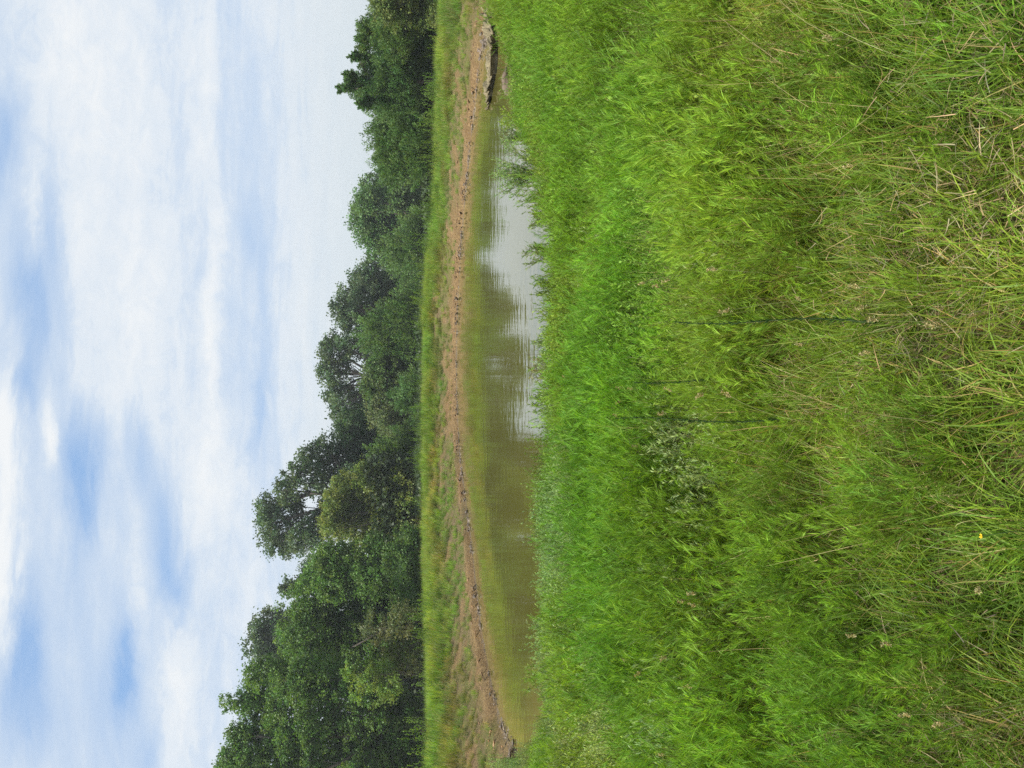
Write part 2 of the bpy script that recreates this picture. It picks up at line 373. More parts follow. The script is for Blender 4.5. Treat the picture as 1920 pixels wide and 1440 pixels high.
# ------------------------------------------------------------------ trees
def lobe_leaves(buf, C, Rd, col, kind, D, dens=1.0, gap=0.0):
    s = D / 48.0
    L0 = 0.128 * s * (1.0 if kind != 'oak' else 1.05)
    rs = (0.30 if kind != 'cedar' else 0.26) * s * 0.95
    rs = rs * float(np.clip(np.mean(Rd) / 0.75, 0.35, 1.0))
    area = 4 * math.pi * ((Rd[0] * Rd[1]) ** 1.6 / 3 + (Rd[0] * Rd[2]) ** 1.6 / 3 + (Rd[1] * Rd[2]) ** 1.6 / 3) ** (1 / 1.6)
    ns = max(10, int(area / (rs * rs) * 0.42 * dens))
    u = rndunit(ns)
    rr = rng.uniform(0.62, 1.08, ns) ** 0.8
    rr = np.where(rng.random(ns) < 0.12, rr * rng.uniform(1.05, 1.30, ns), rr)
    S = C + u * Rd * rr[:, None]
    size = rng.uniform(0.6, 1.45, ns)
    m = 46; n = ns * m
    tintS = rng.uniform(0.78, 1.25, ns); yel = rng.uniform(0.85, 1.25, ns)
    Sr = np.repeat(S, m, 0); ur = np.repeat(u, m, 0); zr = np.repeat(size, m)
    g = rng.normal(size=(n, 3)) * (rs * 0.55)
    if kind == 'cedar':
        ax = unit(ur * np.array([1, 1, 0.3]) + np.array([0, 0, 0.75]) + rng.normal(size=(n, 3)) * 0.1)
        tt = rng.uniform(-0.7, 1.3, n)[:, None]
        P = Sr + ax * tt * rs * 1.7 * zr[:, None] + g * 0.55 * (1.3 - tt * 0.6)
        d = ax + rndunit(n) * 0.75
        L = rng.uniform(0.7, 1.4, n) * L0; Wd = L * 0.42
    else:
        g[:, 2] *= 0.7
        P = Sr + g * zr[:, None]
        d = rndunit(n) + ur * 0.5 + np.array([0, 0, -0.1])
        L = rng.uniform(0.65, 1.35, n) * L0; Wd = L * 0.72
    c = jit(col, n, 0.18, 0.10) * np.repeat(tintS, m)[:, None]; c[:, 0] *= np.repeat(yel, m)
    leaves(buf, P, d, L, Wd, c)
    # inner, coarser foliage
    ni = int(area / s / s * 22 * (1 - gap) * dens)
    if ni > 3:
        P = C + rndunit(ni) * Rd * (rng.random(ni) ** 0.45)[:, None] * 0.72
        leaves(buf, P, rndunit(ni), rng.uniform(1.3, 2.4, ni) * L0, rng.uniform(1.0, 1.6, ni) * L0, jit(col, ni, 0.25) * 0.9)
    return S
def tree(name, label, cat, D0, by, lobes, col, kind='broad', dens=1.0, gap=0.0, trunk_r=0.14, group='trees beyond the pond', bark=(0.09, 0.075, 0.06), lift=0.25, spread=0.9):
    col = tuple(np.array(col) * np.array([1.30, 1.52, 1.30]))
    D = D0 + 5 if by < 300 else (48 + (D0 - 31) * 2.5 if D0 > 33 else D0 + 21)
    C = []; Rr = []; trunk_r = trunk_r * D / D0
    for (y, V, ry, rV) in lobes:
        dd = D + rng.uniform(-1, 1) * 0.03 * D
        c = at(y, V, dd); C.append(c); Rr.append(np.array([ry * dd / F_PX, ry * dd / F_PX * spread, rV * dd / F_PX]))
    C = np.array(C); bx = at(by, 800, D)[0]
    gz = float(height(np.array([bx]), np.array([D]))[0])
    root = np.array([bx, D, gz - 0.1])
    e = thing(name, label, cat, root, group)
    tb = Buf(); lb = Buf()
    top = C[np.argmax(C[:, 2])]; zmid = C[:, 2].mean()
    fork = np.array([bx * 0.6 + C[:, 0].mean() * 0.4, D, gz + (zmid - gz) * (0.55 if kind == 'oak' else 0.4)])
    k = 7; ts = np.linspace(0, 1, k)[:, None]
    if kind == 'cedar': fork = root * 0.15 + top * 0.85
    pts = root * (1 - ts) + fork * ts + np.sin(ts * 3.0) * np.array([0.12, 0.08, 0]) * rng.uniform(-1, 1)
    tr = trunk_r * (1.25 - 0.75 * ts[:, 0]) if kind != 'cedar' else trunk_r * (1.15 - 1.05 * ts[:, 0])
    tr[0] *= 1.35
    tube(tb, pts - root, tr, bark, 8)
    for i in range(len(C)):
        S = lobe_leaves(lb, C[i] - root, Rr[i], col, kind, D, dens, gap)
        s0 = pts[-1] if kind != 'cedar' else pts[min(k - 1, max(1, int((C[i][2] - root[2]) / max(0.1, fork[2] - root[2]) * (k - 1))))]
        if C[i][2] < s0[2]: s0 = pts[k // 2]
        s0 = s0 - root; c = C[i] - root
        q = np.linspace(0, 1, 6)[:, None]
        bp = s0 * (1 - q) + c * q + np.sin(q * math.pi) * (rng.normal(size=3) * 0.10 * np.linalg.norm(c - s0) + np.array([0, 0, -lift * 0.3]))
        r0 = trunk_r * (0.42 if kind == 'oak' else 0.3)
        tube(tb, bp, np.linspace(r0, r0 * 0.35, 6), bark, 6)
        nb = 9 if kind == 'oak' else 5
        for j in rng.choice(len(S), min(nb, len(S)), replace=False):
            q = np.linspace(0, 1, 4)[:, None]
            st = bp[rng.integers(2, 6)]
            b2 = st * (1 - q) + S[j] * q + np.sin(q * math.pi) * rng.normal(size=3) * 0.08
            tube(tb, b2, np.linspace(r0 * 0.38, r0 * 0.08, 4), bark, 4)
    link('trunk', tb.mesh('trunk', M_BARK, True), e)
    link('crown', lb.mesh('crown', M_LEAF), e)
    return e
ELM = (0.070, 0.125, 0.028); ELM2 = (0.076, 0.130, 0.030); OAK = (0.058, 0.088, 0.045); CED = (0.066, 0.112, 0.030)  # OAK is bluer: distance haze is mixed into the leaf colour
OLV = (0.115, 0.140, 0.036); BUSH = (0.060, 0.105, 0.026); RND = (0.072, 0.122, 0.042)
tree('elm_tree', 'tallest bushy green tree at the picture edge where the pond narrows to its tip', 'tree', 34, 1370,
     [(1318, 450, 20, 36), (1300, 500, 42, 42), (1262, 505, 30, 45), (1390, 485, 50, 50), (1425, 440, 26, 30), (1375, 455, 18, 30), (1465, 480, 60, 60), (1350, 570, 80, 70), (1440, 600, 80, 80),
      (1275, 590, 50, 70), (1390, 690, 70, 60), (1310, 680, 60, 60), (1460, 700, 60, 70), (1370, 750, 70, 40), (1450, 765, 60, 35)], ELM, dens=1.0, trunk_r=0.22)
tree('elm_tree', 'broad bright green tree with a sloping top next to the tallest tree', 'tree', 37, 1170,
     [(1195, 575, 55, 52), (1130, 585, 45, 50), (1085, 620, 45, 50), (1160, 650, 65, 60), (1235, 610, 48, 62), (1055, 640, 35, 48), (1060, 700, 55, 50), (1130, 715, 60, 50), (1215, 700, 55, 50),
      (1040, 620, 22, 30), (1090, 760, 60, 35), (1170, 765, 60, 32)], ELM2, trunk_r=0.20)
tree('oak_tree', 'dark oak crown rising behind the bright green sloping tree', 'tree', 50, 1200,
     [(1205, 487, 30, 28), (1225, 505, 25, 25), (1175, 498, 25, 25), (1160, 520, 20, 20), (1195, 530, 45, 30), (1190, 580, 50, 40), (1190, 650, 40, 50)], OAK, 'oak', dens=0.8, gap=0.3, trunk_r=0.25)
tree('slender_tree', 'thin dark tree with a small separate tuft at its top', 'tree', 52, 1085,
     [(1099, 538, 12, 12), (1106, 528, 6, 6), (1092, 562, 12, 14), (1072, 577, 18, 16), (1055, 590, 20, 18), (1085, 600, 28, 30), (1075, 650, 35, 35)], OAK, 'oak', dens=0.75, gap=0.2, trunk_r=0.14)
tree('oak_tree', 'big dark spreading oak with sky gaps between its limbs', 'tree', 48, 925,
     [(985, 510, 30, 27), (950, 502, 24, 24), (1015, 520, 24, 24), (1028, 545, 16, 18), (918, 540, 26, 22), (962, 553, 28, 20), (1010, 562, 25, 20), (885, 558, 22, 20), (860, 582, 24, 22), (905, 590, 28, 18),
      (842, 612, 24, 24), (880, 622, 28, 22), (985, 590, 26, 18), (940, 622, 26, 22), (1010, 600, 22, 24), (925, 670, 60, 40)], OAK, 'oak', dens=0.85, gap=0.35, trunk_r=0.30)
tree('broadleaf_tree', 'mid height green tree filling the slope below the big oak', 'tree', 49, 835,
     [(838, 648, 36, 32), (800, 655, 30, 28), (815, 690, 40, 36), (868, 690, 38, 45), (790, 700, 35, 36), (840, 740, 45, 40), (800, 765, 40, 30)], (0.042, 0.076, 0.030), dens=1.0, trunk_r=0.16)
tree('oak_tree', 'wide flat topped oak with a bare limb showing under its crown', 'tree', 55, 705,
     [(640, 618, 18, 16), (668, 614, 20, 15), (700, 614, 22, 16), (735, 622, 22, 17), (765, 632, 20, 17), (792, 646, 18, 16), (650, 642, 24, 16), (685, 640, 20, 15), (730, 650, 22, 16), (770, 665, 24, 18),
      (650, 672, 24, 18), (745, 685, 24, 20), (675, 700, 26, 20), (720, 720, 50, 25)], OAK, 'oak', dens=0.9, gap=0.3, trunk_r=0.26)
tree('oak_tree', 'darker narrow oak between the flat topped oak and the round tree', 'tree', 56, 570,
     [(576, 634, 18, 16), (590, 650, 20, 17), (555, 648, 16, 15), (540, 668, 22, 18), (610, 645, 14, 14), (575, 675, 32, 24), (520, 678, 16, 16), (505, 692, 18, 18), (535, 700, 34, 28), (610, 690, 26, 28), (560, 735, 45, 35)],
     OAK, 'oak', dens=0.9, gap=0.25, trunk_r=0.2)
tree('juniper_tree', 'feathery full juniper in front of the two oaks beyond mid pond', 'tree', 46, 620,
     [(632, 692, 18, 18), (610, 695, 20, 20), (648, 715, 26, 22), (600, 722, 28, 24), (640, 748, 38, 28), (590, 755, 42, 28), (630, 782, 48, 22), (575, 784, 40, 20)], CED, 'cedar', trunk_r=0.13)
tree('juniper_tree', 'small dark juniper with a pointed top below the mid height tree', 'tree', 44, 850,
     [(846, 708, 12, 16), (850, 728, 24, 20), (870, 742, 24, 20), (840, 752, 34, 24), (875, 772, 40, 24), (835, 780, 40, 20)], CED, 'cedar', trunk_r=0.11)
tree('juniper_tree', 'lowest dark juniper sapling against the shaded wood edge', 'tree', 43, 745,
     [(742, 748, 12, 12), (745, 765, 24, 17), (760, 780, 30, 17), (725, 782, 30, 16)], (0.056, 0.100, 0.028), 'cedar', trunk_r=0.08)
tree('scrub_tree', 'rounded olive green scrub tree beside the feathery full juniper', 'tree', 47, 715,
     [(700, 705, 26, 22), (728, 700, 26, 22), (690, 728, 30, 24), (735, 732, 34, 28), (710, 760, 42, 28), (675, 768, 36, 26)], (0.062, 0.095, 0.027), trunk_r=0.11)
tree('scrub_tree', 'pale leaved scrub tree standing under the flat topped oak', 'tree', 46, 785,
     [(772, 706, 26, 22), (790, 730, 28, 24), (762, 735, 26, 24), (800, 752, 28, 24), (772, 762, 36, 26)], (0.080, 0.100, 0.042), dens=0.9, trunk_r=0.10)
tree('scrub_tree', 'yellow tinged olive tree in front of the big spreading oak', 'tree', 41, 960,
     [(990, 622, 24, 24), (965, 630, 24, 26), (940, 628, 20, 22), (915, 648, 26, 26), (990, 665, 34, 34), (945, 672, 38, 34), (900, 690, 30, 34), (1005, 712, 40, 36), (950, 722, 46, 36), (985, 765, 50, 32), (915, 760, 42, 34)],
     OLV, dens=0.95, trunk_r=0.15)
tree('leafy_shrub', 'bright yellow green shrub glowing against the shade of the tallest tree', 'shrub', 31, 1265,
     [(1258, 655, 14, 14), (1290, 668, 22, 14), (1275, 690, 24, 18), (1245, 705, 18, 18), (1300, 705, 20, 20), (1228, 735, 22, 12), (1280, 730, 30, 22)], (0.11, 0.16, 0.03), dens=0.5, gap=0.8, trunk_r=0.06)
tree('leafy_shrub', 'thin brownish shrub low in the dark wood edge', 'shrub', 31, 1200,
     [(1180, 700, 30, 24), (1210, 740, 32, 26), (1165, 750, 34, 26), (1240, 770, 30, 18)], (0.075, 0.085, 0.035), dens=0.45, gap=0.8, trunk_r=0.05)
tree('leafy_shrub', 'round dark green shrub at the foot of the sloping bright green tree', 'shrub', 35, 1050,
     [(1050, 745, 34, 26), (1080, 765, 34, 22), (1020, 768, 32, 22)], BUSH, dens=0.9, trunk_r=0.06)
tree('round_tree', 'dense rounded green tree between the forked juniper side and the oaks', 'tree', 54, 405,
     [(408, 678, 30, 24), (378, 686, 24, 22), (438, 688, 26, 22), (355, 702, 24, 24), (462, 706, 26, 24), (405, 718, 50, 34), (355, 740, 36, 30), (450, 745, 40, 34), (400, 770, 55, 30), (485, 745, 24, 30)], RND, trunk_r=0.18)
tree('juniper_tree', 'bushy juniper leaning out below the round tree', 'tree', 48, 470,
     [(470, 740, 22, 22), (490, 762, 32, 24), (455, 770, 36, 24), (430, 785, 34, 18), (510, 785, 28, 18)], CED, 'cedar', trunk_r=0.11)
tree('juniper_tree', 'broad low juniper with an even top next to the forked juniper', 'tree', 52, 270,
     [(308, 722, 24, 16), (270, 718, 26, 20), (235, 714, 24, 20), (320, 745, 30, 24), (280, 750, 40, 28), (235, 748, 34, 30), (300, 782, 44, 24), (245, 785, 44, 24)], (0.066, 0.112, 0.032), 'cedar', trunk_r=0.14)
tree('juniper_tree', 'forked juniper whose two ragged tips stick up above the treeline', 'tree', 49, 150,
     [(168, 638, 2, 6), (165, 648, 3, 8), (162, 658, 6, 8), (168, 668, 11, 13), (143, 652, 4, 8), (172, 686, 17, 16), (144, 660, 6, 11), (150, 680, 14, 16), (188, 690, 13, 9), (196, 680, 6, 8), (106, 668, 5, 10), (112, 684, 10, 14), (122, 698, 22, 14),
      (160, 712, 40, 18), (190, 730, 28, 24), (130, 740, 46, 30), (180, 765, 46, 28), (110, 775, 46, 26)], (0.058, 0.104, 0.034), 'cedar', trunk_r=0.16)
tree('juniper_tree', 'lower juniper with wispy top beside the forked juniper', 'tree', 48, 60,
     [(80, 682, 10, 10), (62, 684, 12, 12), (48, 692, 16, 14), (70, 706, 26, 16), (40, 722, 36, 20), (75, 745, 36, 28), (40, 765, 40, 30), (70, 792, 40, 24)], (0.066, 0.108, 0.030), 'cedar', trunk_r=0.13)
tree('scrub_tree', 'dark tree with a yellowish patch at the far end of the treeline', 'tree', 45, 0,
     [(20, 718, 22, 20), (0, 716, 22, 20), (-30, 720, 36, 30), (5, 750, 40, 30), (-40, 765, 40, 40), (10, 785, 40, 30), (-20, 805, 44, 24), (20, 812, 24, 12)], (0.085, 0.110, 0.030), trunk_r=0.13)

# shaded undergrowth closing the wood behind the trunks, and the woods further back
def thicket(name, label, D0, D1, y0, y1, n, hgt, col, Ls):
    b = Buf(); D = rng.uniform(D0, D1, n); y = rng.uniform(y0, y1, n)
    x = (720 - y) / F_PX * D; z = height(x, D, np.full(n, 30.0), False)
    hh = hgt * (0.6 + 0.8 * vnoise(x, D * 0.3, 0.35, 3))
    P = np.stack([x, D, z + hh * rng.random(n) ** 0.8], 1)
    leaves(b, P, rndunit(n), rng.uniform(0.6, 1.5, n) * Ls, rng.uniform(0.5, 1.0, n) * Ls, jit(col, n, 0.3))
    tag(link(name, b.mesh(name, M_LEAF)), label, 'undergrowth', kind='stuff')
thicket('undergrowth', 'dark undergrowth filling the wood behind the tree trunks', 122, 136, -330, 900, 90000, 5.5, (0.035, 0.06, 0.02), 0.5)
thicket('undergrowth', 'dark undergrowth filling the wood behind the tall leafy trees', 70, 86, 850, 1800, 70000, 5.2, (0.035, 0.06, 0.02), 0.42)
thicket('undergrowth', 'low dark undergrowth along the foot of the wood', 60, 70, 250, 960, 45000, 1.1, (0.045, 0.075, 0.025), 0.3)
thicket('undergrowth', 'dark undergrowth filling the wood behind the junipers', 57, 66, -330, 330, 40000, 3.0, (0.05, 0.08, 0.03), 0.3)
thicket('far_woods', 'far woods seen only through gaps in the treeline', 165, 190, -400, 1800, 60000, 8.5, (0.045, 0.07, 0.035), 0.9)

# ------------------------------------------------------------------ plant templates (instanced by the ground cover objects)
def templ(col, i, buf):
    o = bpy.data.objects.new('%s_%02d' % (col.name, i), buf.mesh('%s_%02d' % (col.name, i), M_GRASS)); col.objects.link(o)
def coll(name, makers):
    c = bpy.data.collections.new(name)
    for i, mk in enumerate(makers):
        b = Buf(); mk(b); templ(c, i, b)
    return c
G1 = (0.125, 0.222, 0.034); G2 = (0.165, 0.270, 0.034); G3 = (0.128, 0.212, 0.032); STRAW = (0.40, 0.32, 0.17); PALE = (0.185, 0.26, 0.095)
def tuft(b, n=40, r=0.08, L=(0.07, 0.24), w=(0.0026, 0.0065), lean=0.35, curl=1.1, col=G1, dry=0.12, K=4):
    a = rng.uniform(0, 2 * math.pi, n); rr = r * np.sqrt(rng.random(n))
    base = np.stack([rr * np.cos(a), rr * np.sin(a), np.full(n, -0.02)], 1)
    c = jit(col, n, 0.25, 0.2); d = rng.random(n) < dry; c[d] = jit((0.29, 0.245, 0.12), d.sum(), 0.3) if d.any() else c[d]
    blades(b, base, a + rng.normal(0, 0.8, n), rng.uniform(*L, n), rng.uniform(*w, n), np.abs(rng.normal(lean, 0.25, n)), rng.uniform(0.2, curl * 1.5, n), c, K, c * np.array([1.25, 1.12, 1.0]))
def feather(b, H=0.45, nst=3, nbr=12, nlf=13, col=G2, lw=0.0026, ll=0.048, r=0.05, up=0.75, stemcol=(0.12, 0.13, 0.03)):
    for s in range(nst):
        a0 = rng.uniform(0, 6.28); le = rng.uniform(0.02, 0.30); hh = H * rng.uniform(0.7, 1.1)
        p0 = np.array([rng.normal(0, r), rng.normal(0, r), -0.02])
        q = np.linspace(0, 1, 6)[:, None]; top = p0 + np.array([math.cos(a0) * le * hh, math.sin(a0) * le * hh, hh])
        pts = p0 * (1 - q) + top * q + np.sin(q * math.pi) * rng.normal(size=3) * 0.015
        tube(b, pts, np.linspace(0.0016, 0.0006, 6), stemcol, 3)
        for j in range(nbr):
            t = 0.25 + 0.75 * (j + rng.random()) / nbr; st = p0 + (top - p0) * t
            a = rng.uniform(0, 6.28); l2 = hh * 0.34 * (1.15 - 0.75 * t) * rng.uniform(0.7, 1.2)
            dv = unit(np.array([math.cos(a) * (1 - up * 0.6), math.sin(a) * (1 - up * 0.6), up]))
            q3 = np.array([[0.], [.55], [1.]]); bp = st + dv * q3 * l2 + np.array([0, 0, -0.02]) * q3 ** 2
            tube(b, bp, np.array([0.0009, 0.0007, 0.0004]), stemcol, 3)
            n = nlf; tt = rng.uniform(0.1, 1.05, n)[:, None]
            P = st + dv * tt * l2
            d = dv * 1.5 + rndunit(n) * 0.62 + np.array([0, 0, 0.30])
            leaves(b, P, d, rng.uniform(0.6, 1.3, n) * ll, lw * rng.uniform(0.7, 1.3, n), jit(np.array(col) * (0.8 + 0.4 * t), n, 0.2, 0.15), 0.1)
def leafy(b, H=0.42, nst=4, nlf=60, col=G3, ll=0.040, lw=0.0060, r=0.06, tipc=1.35, stemcol=(0.12, 0.14, 0.05), droop=0.15):
    for s in range(nst):
        a0 = rng.uniform(0, 6.28); le = rng.uniform(0.0, 0.35); hh = H * rng.uniform(0.65, 1.1)
        p0 = np.array([rng.normal(0, r), rng.normal(0, r), -0.02]); top = p0 + np.array([math.cos(a0) * le * hh, math.sin(a0) * le * hh, hh])
        q = np.linspace(0, 1, 5)[:, None]; tube(b, p0 * (1 - q) + top * q + np.sin(q * 3.1) * rng.normal(size=3) * .012, np.linspace(0.002, 0.0008, 5), stemcol, 3)
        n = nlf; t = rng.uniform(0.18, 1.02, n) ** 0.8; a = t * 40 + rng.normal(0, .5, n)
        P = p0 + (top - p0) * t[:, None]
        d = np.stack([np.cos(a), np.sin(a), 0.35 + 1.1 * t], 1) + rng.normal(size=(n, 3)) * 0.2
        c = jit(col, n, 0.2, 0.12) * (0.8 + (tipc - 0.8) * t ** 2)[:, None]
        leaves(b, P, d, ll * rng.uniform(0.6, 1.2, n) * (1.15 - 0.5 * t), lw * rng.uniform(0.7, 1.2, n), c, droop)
def thatch(b, n=64, r=0.14, col=(0.28, 0.24, 0.13)):
    a = rng.uniform(0, 6.28, n); P = np.stack([rng.normal(0, r, n), rng.normal(0, r, n), rng.uniform(0.0, 0.06, n)], 1)
    blades(b, P, a, rng.uniform(0.025, 0.10, n), rng.uniform(0.001, 0.0028, n), rng.uniform(1.0, 1.7, n), rng.uniform(-1.2, 1.0, n), jit(col, n, 0.6, 0.2), 4)
def longstem(b, n=9, L=(0.35, 0.6)):
    a = rng.uniform(0, 6.28, n); P = np.stack([rng.normal(0, .05, n), rng.normal(0, .05, n), np.zeros(n)], 1)
    blades(b, P, a, rng.uniform(*L, n), rng.uniform(0.0015, 0.003, n), rng.uniform(0.1, 0.6, n), rng.uniform(0.1, 0.9, n), jit((0.15, 0.19, 0.04), n, 0.3, .2), 5)
def deadstem(b, n=7):
    a = rng.uniform(0, 6.28, n); P = np.stack([rng.normal(0, .06, n), rng.normal(0, .06, n), np.zeros(n)], 1)
    blades(b, P, a, rng.uniform(0.18, 0.48, n), rng.uniform(0.0013, 0.0026, n), rng.uniform(0.1, 0.9, n), rng.uniform(-0.3, 1.0, n), jit((0.42, 0.36, 0.17), n, 0.35, .15), 6)
def clod(b, n=5, r=0.12, s=(0.015, 0.05), col=(0.30, 0.20, 0.11)):
    for k in range(n):
        u = np.linspace(0, math.pi, 5); v = np.arange(6) * math.pi / 3
        U, Vv = np.meshgrid(u, v, indexing='ij'); q = np.stack([np.sin(U) * np.cos(Vv), np.sin(U) * np.sin(Vv), np.cos(U) * 0.7], -1)
        q = q * (1 + rng.normal(0, 0.18, q.shape[:2]))[..., None] * rng.uniform(*s)
        q = q * np.array([rng.uniform(1, 2.2), 1, 0.8]); an = rng.uniform(0, 6.28); ca, sa = math.cos(an), math.sin(an)
        q = np.stack([q[..., 0] * ca - q[..., 1] * sa, q[..., 0] * sa + q[..., 1] * ca, q[..., 2]], -1) + np.array([rng.normal(0, r), rng.normal(0, r), 0.005])
        i = np.arange(4)[:, None] * 6; j = np.arange(6)[None]
        f = np.stack([i + j, i + (j + 1) % 6, i + 6 + (j + 1) % 6, i + 6 + j], -1).reshape(-1, 4)
        b.add(q.reshape(-1, 3), f, np.array(col) * rng.uniform(0.6, 1.3))
K_TUFT = coll('tuft', [lambda b, k=k: tuft(b, col=(G1, G2, G3)[k % 3], dry=0.04 + 0.05 * (k % 3)) for k in range(6)])
K_LONG = coll('long', [lambda b, k=k: tuft(b, n=30, r=0.06, L=(0.20, 0.42), w=(0.002, 0.0042), lean=0.28, curl=0.7, col=(G1, G2, (0.19, 0.27, 0.05))[k % 3] if 0 else (G1, G2)[k % 2], dry=0.02, K=5) for k in range(4)] + [lambda b: longstem(b)] * 2)
K_FEA = coll('feather', [lambda b, k=k: feather(b, col=(G2, G1)[k % 2]) for k in range(5)])
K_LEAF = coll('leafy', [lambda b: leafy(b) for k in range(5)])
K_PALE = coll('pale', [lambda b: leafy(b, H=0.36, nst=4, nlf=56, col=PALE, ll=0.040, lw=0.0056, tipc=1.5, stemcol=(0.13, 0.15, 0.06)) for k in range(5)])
K_THA = coll('thatch', [lambda b: thatch(b) for k in range(4)])
K_DEAD = coll('deadstem', [lambda b: deadstem(b) for k in range(4)])
K_FAR = coll('fargrass', [lambda b, k=k: tuft(b, n=60, r=0.22, L=(0.28, 0.60), w=(0.008, 0.016), lean=0.2, curl=0.7, col=(G2, G1, (0.10, 0.18, 0.03))[k % 3], dry=0.03, K=3) for k in range(5)])
K_FARD = coll('farlitter', [lambda b: thatch(b, 60, 0.35, (0.31, 0.235, 0.135)) for k in range(3)] )
K_CLOD = coll('clods', [lambda b: clod(b) for k in range(4)])

def scatter(name, label, cat, col, P, sc, tint, tilt=0.12, aztilt=None):
    n = len(P); me = bpy.data.meshes.new(name); me.vertices.add(n); me.vertices.foreach_set('co', P.astype(np.float32).ravel())
    rot = np.stack([rng.normal(0, tilt, n), rng.normal(0, tilt, n), rng.uniform(0, 6.283, n)], 1)
    for nm, typ, key, arr in (('rot', 'FLOAT_VECTOR', 'vector', rot), ('scl', 'FLOAT_VECTOR', 'vector', sc), ('tint', 'FLOAT_COLOR', 'color', np.c_[tint, np.ones(n)])):
        a = me.attributes.new(nm, typ, 'POINT'); a.data.foreach_set(key, np.asarray(arr, np.float32).ravel())
    a = me.attributes.new('idx', 'INT', 'POINT'); a.data.foreach_set('value', rng.integers(0, len(col.objects), n).astype(np.int32))
    o = link(name, me); tag(o, label, cat, kind='stuff')
    ng = bpy.data.node_groups.new(name + '_scatter', 'GeometryNodeTree')
    ng.interface.new_socket('Geometry', in_out='INPUT', socket_type='NodeSocketGeometry'); ng.interface.new_socket('Geometry', in_out='OUTPUT', socket_type='NodeSocketGeometry')
    gi = ng.nodes.new('NodeGroupInput'); go = ng.nodes.new('NodeGroupOutput'); ip = ng.nodes.new('GeometryNodeInstanceOnPoints')
    ci = ng.nodes.new('GeometryNodeCollectionInfo'); ci.inputs['Collection'].default_value = col; ci.inputs['Separate Children'].default_value = True; ci.inputs['Reset Children'].default_value = True
    def na(nm, t):
        x = ng.nodes.new('GeometryNodeInputNamedAttribute'); x.data_type = t; x.inputs['Name'].default_value = nm; return x.outputs[0]
    L = ng.links.new
    L(gi.outputs[0], ip.inputs['Points']); L(ci.outputs[0], ip.inputs['Instance']); ip.inputs['Pick Instance'].default_value = True
    L(na('idx', 'INT'), ip.inputs['Instance Index']); L(na('rot', 'FLOAT_VECTOR'), ip.inputs['Rotation']); L(na('scl', 'FLOAT_VECTOR'), ip.inputs['Scale'])
    L(ip.outputs[0], go.inputs[0])
    md = o.modifiers.new('scatter', 'NODES'); md.node_group = ng
    return o

def field(d0, d1, dens, left=-0.62, right=0.62, ymin=0.7):
    """random ground points of the seen wedge between two distances, dens per square metre"""
    # the wedge is widened by a margin so that a step to the side still finds growth
    ml = 2.4 if left <= -0.5 else 0.0; mr = 2.4 if right >= 0.5 else 0.0
    n = int(((right - left) * d1 + ml + mr) * (d1 - d0) * dens)
    d = rng.uniform(d0, d1, n); x = rng.uniform(left * d1 - ml, right * d1 + mr, n)
    k = (x > left * d - ml) & (x < right * d + mr)
    return x[k], d[k]
def prep(x, y, mask_fn, zoff=0.0):
    sd = sdist(x, y); w = farw(x, y); k = rng.random(len(x)) < mask_fn(x, y, sd, w)
    x, y, sd, w = x[k], y[k], sd[k], w[k]
    return x, y, sd, w, np.stack([x, y, height(x, y, sd) + zoff], 1)
def tints(x, y, n, base=(1, 1, 1), var=0.18, yel=0.25):
    t = np.tile(np.array(base, float), (n, 1)) * rng.uniform(1 - var, 1 + var, (n, 1)) * ((0.80 + 0.40 * vnoise(x, y + 40, 0.8, 3)) * (0.74 + 0.62 * vnoise(x + 15, y, 2.6, 2)))[:, None]
    t[:, 0] *= 1 + yel * (vnoise(x + 70, y, 0.6, 3) - 0.5) * 2
    return t
def mound(x, y): return ((0.62 + 0.75 * sstep(0.32, 0.68, vnoise(x + 11, y + 5, 1.1, 2))) * (0.50 + 0.50 * sstep(0.3, 3.2, sdist(x, y))))[:, None]
def sc3(n, lo, hi, mul=1.0):
    s = rng.uniform(lo, hi, n) * mul; return np.stack([s, s, s * rng.uniform(0.85, 1.15, n)], 1)
NW = 0.58
# short turf and thatch, right below the camera
x, y = field(0.7, 5.5, 330, -NW - .2, NW + .2)
x, y, sd, w, P = prep(x, y, lambda x, y, sd, w: np.clip((0.35 + 0.8 * vnoise(x, y, 1.6, 3)) * (1 - sstep(3.4, 5.5, y) * 0.6), 0, 1))
scatter('grass', 'short mixed green grass in the foreground', 'grass', K_TUFT, P, sc3(len(x), 0.55, 1.15), tints(x, y, len(x), (0.95, 1.02, 0.8), 0.32) * (0.80 + 0.20 * sstep(2.0, 3.6, y))[:, None], 0.22)
x, y = field(0.7, 7.0, 80, -NW - .2, NW + .2)
x, y, sd, w, P = prep(x, y, lambda x, y, sd, w: sstep(0.40, 0.62, vnoise(x + 3, y, 1.1, 3)) * 0.9 + 0.12)
scatter('dry_grass', 'dry straw and thatch lying between the green blades', 'dry grass', K_THA, P, sc3(len(x), 0.7, 1.3), tints(x, y, len(x), (0.8, 0.78, 0.75), 0.25, 0.1), 0.25)
